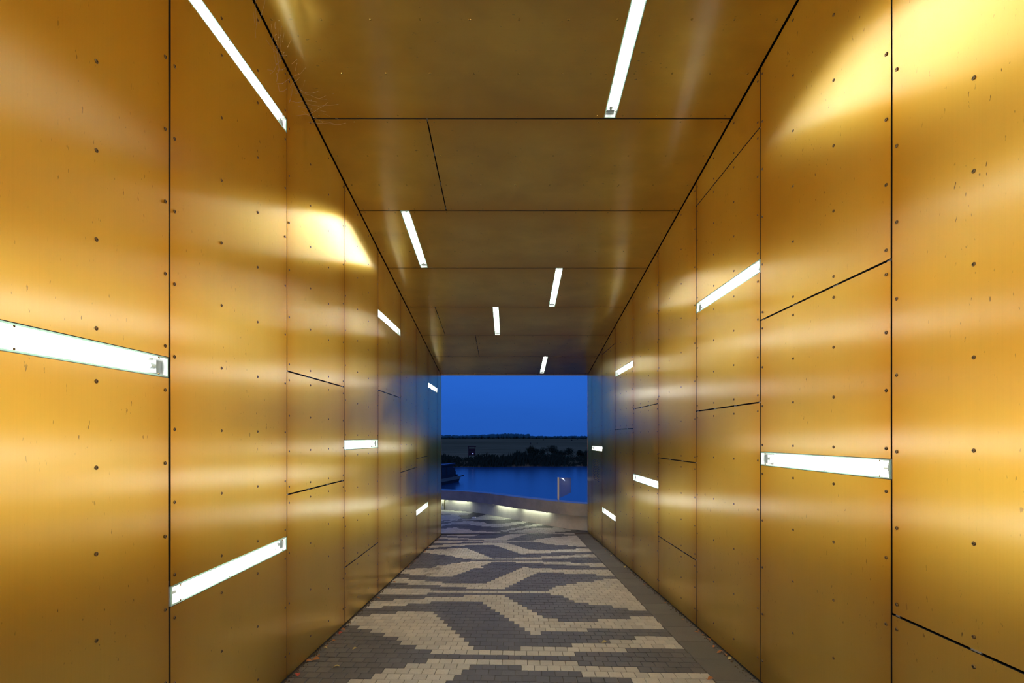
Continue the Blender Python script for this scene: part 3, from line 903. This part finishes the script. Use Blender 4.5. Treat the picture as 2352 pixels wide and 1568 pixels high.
# lone shrubs out on the field
M_SHRUB = plain('field_shrub', (.015, .02, .015), 1.0)
for px, py, s, lb in ((1339, 1007.5, 2.2, 'dark shrub dot far out on the field nearest the right wall'), (1326, 1008, 2.0, 'dark shrub dot on the field just under the horizon, left of the next one'), (1313, 1010.5, 1.5, 'dark shrub dot on the field below the horizon, leftmost of three'),
                      (1248, 1009.5, 1.3, 'dark shrub dot on the field above the tall bushes'), (1234, 1017, .7, 'small shrub dot right above the spiky bush'), (1218.5, 1017.5, .8, 'small shrub dot above the left end of the spiky bush')):
    Y = FOC * 3.0 / (py + 1.2 - 1003)
    mb = MB()
    s *= .45
    for q in range(6): crown(at(px, Y) + rg.uniform(-.4, .4) * s, Y + rg.uniform(-.4, .4) * s, FIELD + rg.uniform(.3, .9) * s, .55 * s, .5 * s)
    tag(mb.obj('shrub', M_SHRUB, fix=False), lb, 'shrub', 'lone shrubs on the field')

# dark frame on the far bank
xf0, xf1, Yf = at(1075.5, 78), at(1092, 78), 78.0
fr = empty('wooden_stand', ((xf0 + xf1) / 2, Yf, FIELD)); tag(fr, 'dark reddish frame stand with a boarded lower half on the far bank', 'stand')
inv = Matrix.Translation(-fr.location)
M_RED = plain('dark_red_wood', (.055, .022, .02), .8)
for nm, b in (('post', (xf0, xf0 + .12, Yf - .06, Yf + .06, FIELD - .6, FIELD + 1.42)), ('post', (xf1 - .12, xf1, Yf - .06, Yf + .06, FIELD - .6, FIELD + 1.42)), ('top_beam', (xf0 - .1, xf1 + .1, Yf - .08, Yf + .08, FIELD + 1.36, FIELD + 1.52)),
              ('board', (xf0 + .1, xf1 - .1, Yf - .03, Yf + .03, FIELD + .62, FIELD + 1.10)), ('board', (xf0 + .1, xf1 - .1, Yf - .03, Yf + .03, FIELD + .02, FIELD + .6))):
    mb = MB(); mb.box(*b); o = mb.obj(nm, M_RED, fr); o.matrix_parent_inverse = inv
mb = MB(); mb.box(at(1084.5, 78), at(1087.5, 78), Yf - .06, Yf - .035, FIELD + .22, FIELD + .38)
o = mb.obj('pale_plate', emit('blue_pilot_lamp', (.35, .4, .9), .9), fr); o.matrix_parent_inverse = inv; tag(o, 'small pale blue light')

# moored houseboat
bt = empty('houseboat', (-6.2, 46.0, WATER)); tag(bt, 'dark houseboat with a pale blue edged flat roof moored at the left of the river', 'boat')
inv = Matrix.Translation(-bt.location)
tip = Vector((at(1056, 48.6), 48.6)); dr = Vector((1.25, 3.6)).normalized(); sd = Vector((-dr.y, dr.x))
def bp_(u, v, z): p = tip - dr * u + sd * v; return (p.x, p.y, WATER + z)
def slab(u0, u1, v0, v1, z0, z1, nm, m, taper=0):
    mb = MB(); mb.hexa([bp_(u1, v0, z0), bp_(u0 + taper, v0, z0), bp_(u0 + taper, v1, z0), bp_(u1, v1, z0), bp_(u1, v0, z1), bp_(u0, v0, z1), bp_(u0, v1, z1), bp_(u1, v1, z1)])
    o = mb.obj(nm, m, bt); o.matrix_parent_inverse = inv; return o
M_HULL = plain('hull_black', (.03, .02, .02), .8); M_CAB = plain('cabin_dark', (.045, .03, .03), .8); M_ROOF = plain('roof_pale', (.45, .47, .6), .4); M_RUB = plain('rubbing_strake', (.30, .20, .12), .8)
slab(.0, 12, 0, 3.0, -.2, .35, 'hull', M_HULL, .35)
slab(-.05, 12, -.05, 3.05, .30, .58, 'gunwale', M_RUB)
slab(1.15, 11, .15, 2.85, .55, 1.80, 'cabin', M_CAB)
slab(1.0, 11.2, .0, 3.0, 1.76, 1.90, 'roof_edge', M_CAB)
slab(1.0, 11.2, .02, .14, 1.84, 1.93, 'roof_rail', M_ROOF); slab(1.0, 11.2, 2.86, 2.98, 1.96, 2.03, 'roof_rail', M_ROOF)
slab(.62, 1.15, .2, 2.7, .55, 1.45, 'foredeck_locker', M_CAB)
slab(.30, .62, .3, 1.2, .55, 1.08, 'deck_box', M_HULL); slab(.05, .35, .2, 2.6, .55, .75, 'bow_rail', M_HULL)
for u in (2.0, 3.1, 4.2): slab(u, u + .55, .12, .16, .85, 1.6, 'window', plain('boat_window', (.015, .015, .02), .6))
mb = MB(); mb.tube(bp_(.1, .1, .50), bp_(-.75, -.05, .56), .06, 8); o = mb.obj('bowsprit', M_HULL, bt); o.matrix_parent_inverse = inv

# ------------------------------------------------------------------ small things in the tunnel
def leaf(x, y, s, rot, col, label, lift=0.0):
    mb = MB(); pts = []
    for q in range(5):
        t = q / 4; w = .38 * math.sin(math.pi * (.08 + .9 * t)); pts.append((t - .5, w, .22 * math.sin(math.pi * t) + .05 * q))
    for q in range(4):
        a, b = pts[q], pts[q + 1]
        mb.quad((a[0], 0, a[2] * .6), (b[0], 0, b[2] * .6), (b[0], b[1], b[2]), (a[0], a[1], a[2])); mb.quad((a[0], -a[1], a[2]), (b[0], -b[1], b[2]), (b[0], 0, b[2] * .6), (a[0], 0, a[2] * .6))
    mb.tube((-.5, 0, 0), (-.78, .05, .06), .025, 4)
    o = mb.obj('leaf', col, fix=False); o.location = (x, y, zf(x, y) + .003 + lift); o.scale = (s, s, s); o.rotation_euler = (rg.uniform(-.3, .3), rg.uniform(-.2, .2), rot)
    tag(o, label, 'leaf', 'fallen leaves along the walls')
LC1, LC2, LC3 = plain('rust_leaf', (.28, .11, .03), .8), plain('red_leaf', (.30, .035, .02), .7), plain('straw_leaf', (.42, .34, .14), .8)
lb_l = 'small dry leaf lying along the foot of the left wall'; lb_r = 'small dry leaf lying along the foot of the right wall'
leaf(-1.60, 3.98, .055, .4, LC1, 'curled rust leaf at the foot of the left wall, nearest the viewer')
leaf(-1.62, 4.62, .05, 1.3, LC2, 'small red leaf at the foot of the left wall')
leaf(-1.62, 3.68, .05, 2.0, LC2, 'dark red leaf at the foot of the left wall where the picture ends')
leaf(-1.36, 4.22, .04, .2, LC3, 'pale straw leaf lying out on the dark pavers at the left')
leaf(-1.38, 3.83, .05, .1, LC3, 'thin straw leaf on the dark pavers in the bottom left corner')
leaf(1.52, 3.66, .055, .3, LC1, 'orange leaf on the joint beside the grey slabs')
leaf(.86, 4.42, .045, .2, LC3, 'pale leaf lying on the dark pavers in the right half')
for i in range(20):
    y_ = 3.9 + 7.4 * rg.random() ** 1.2
    leaf(-WL + rg.uniform(.025, .07), y_, rg.uniform(.028, .045), rg.uniform(0, 6), rg.choice((LC1, LC1, LC3)), lb_l)
for i in range(20):
    y_ = 3.9 + 7.4 * rg.random() ** 1.2
    leaf(WR - rg.uniform(.025, .07), y_, rg.uniform(.028, .045), rg.uniform(0, 6), rg.choice((LC1, LC1, LC3)), lb_r)
# crumbs of soil along the foot of the walls
mb = MB()
for s in (-1, 1):
    W = WL if s < 0 else WR
    for i in range(900):
        y_ = rg.uniform(2.5, END - .1); x_ = s * (W - abs(rg.gauss(0, .022)) - .006); q = rg.uniform(.003, .010)
        z_ = zf(x_, y_)
        n = len(mb.v); mb.v += [(x_ - q, y_ - q, z_ - .002), (x_ + q, y_ - q, z_ - .002), (x_ + rg.uniform(-q, q), y_ + q, z_ - .002), (x_, y_, z_ + q)]
        for f in ((0, 1, 3), (1, 2, 3), (2, 0, 3)): mb.f.append(tuple(n + k for k in f)); mb.m.append(0)
tag(mb.obj('soil_crumbs', plain('soil', (.05, .035, .02), .95), fix=False), 'dark soil crumbs along the foot of both walls', 'dirt', kind='stuff')
# cobweb in the upper left corner
cw = MB(); rw = random.Random(5)
def cpt(q): return Vector((-WL + .004, rw.uniform(3.15, 3.75), 0))
for q in range(26):
    y_ = rw.uniform(3.15, 3.95); dz = rw.uniform(.02, .30); a = Vector((-WL + .006, y_, zc(y_) - dz)); y2 = y_ + rw.uniform(-.2, .3); b = Vector((-WL + rw.uniform(.03, .28), y2, zc(y2) - .006))
    m_ = (a + b) / 2 - Vector((0, 0, rw.uniform(.02, .07)))
    pv = a
    for g_ in range(1, 7):
        t_ = g_ / 6; nx = a * (1 - t_) ** 2 + m_ * 2 * t_ * (1 - t_) + b * t_ * t_ + Vector((0, rw.uniform(-.008, .008), rw.uniform(-.006, .006)))
        if g_ == 6: nx = b
        if rw.random() < .8: cw.tube(pv, nx, .00042, 3, caps=False)
        if rw.random() < .35: cw.tube(nx - Vector((.002, 0, .001)), nx + Vector((.002, .002, .001)), .0011, 4)
        pv = nx
tag(cw.obj('cobweb', plain('web_silk', (.75, .7, .6), .8), fix=False), 'thin torn cobweb between left wall and ceiling above the long strip light', 'cobweb', kind='stuff')
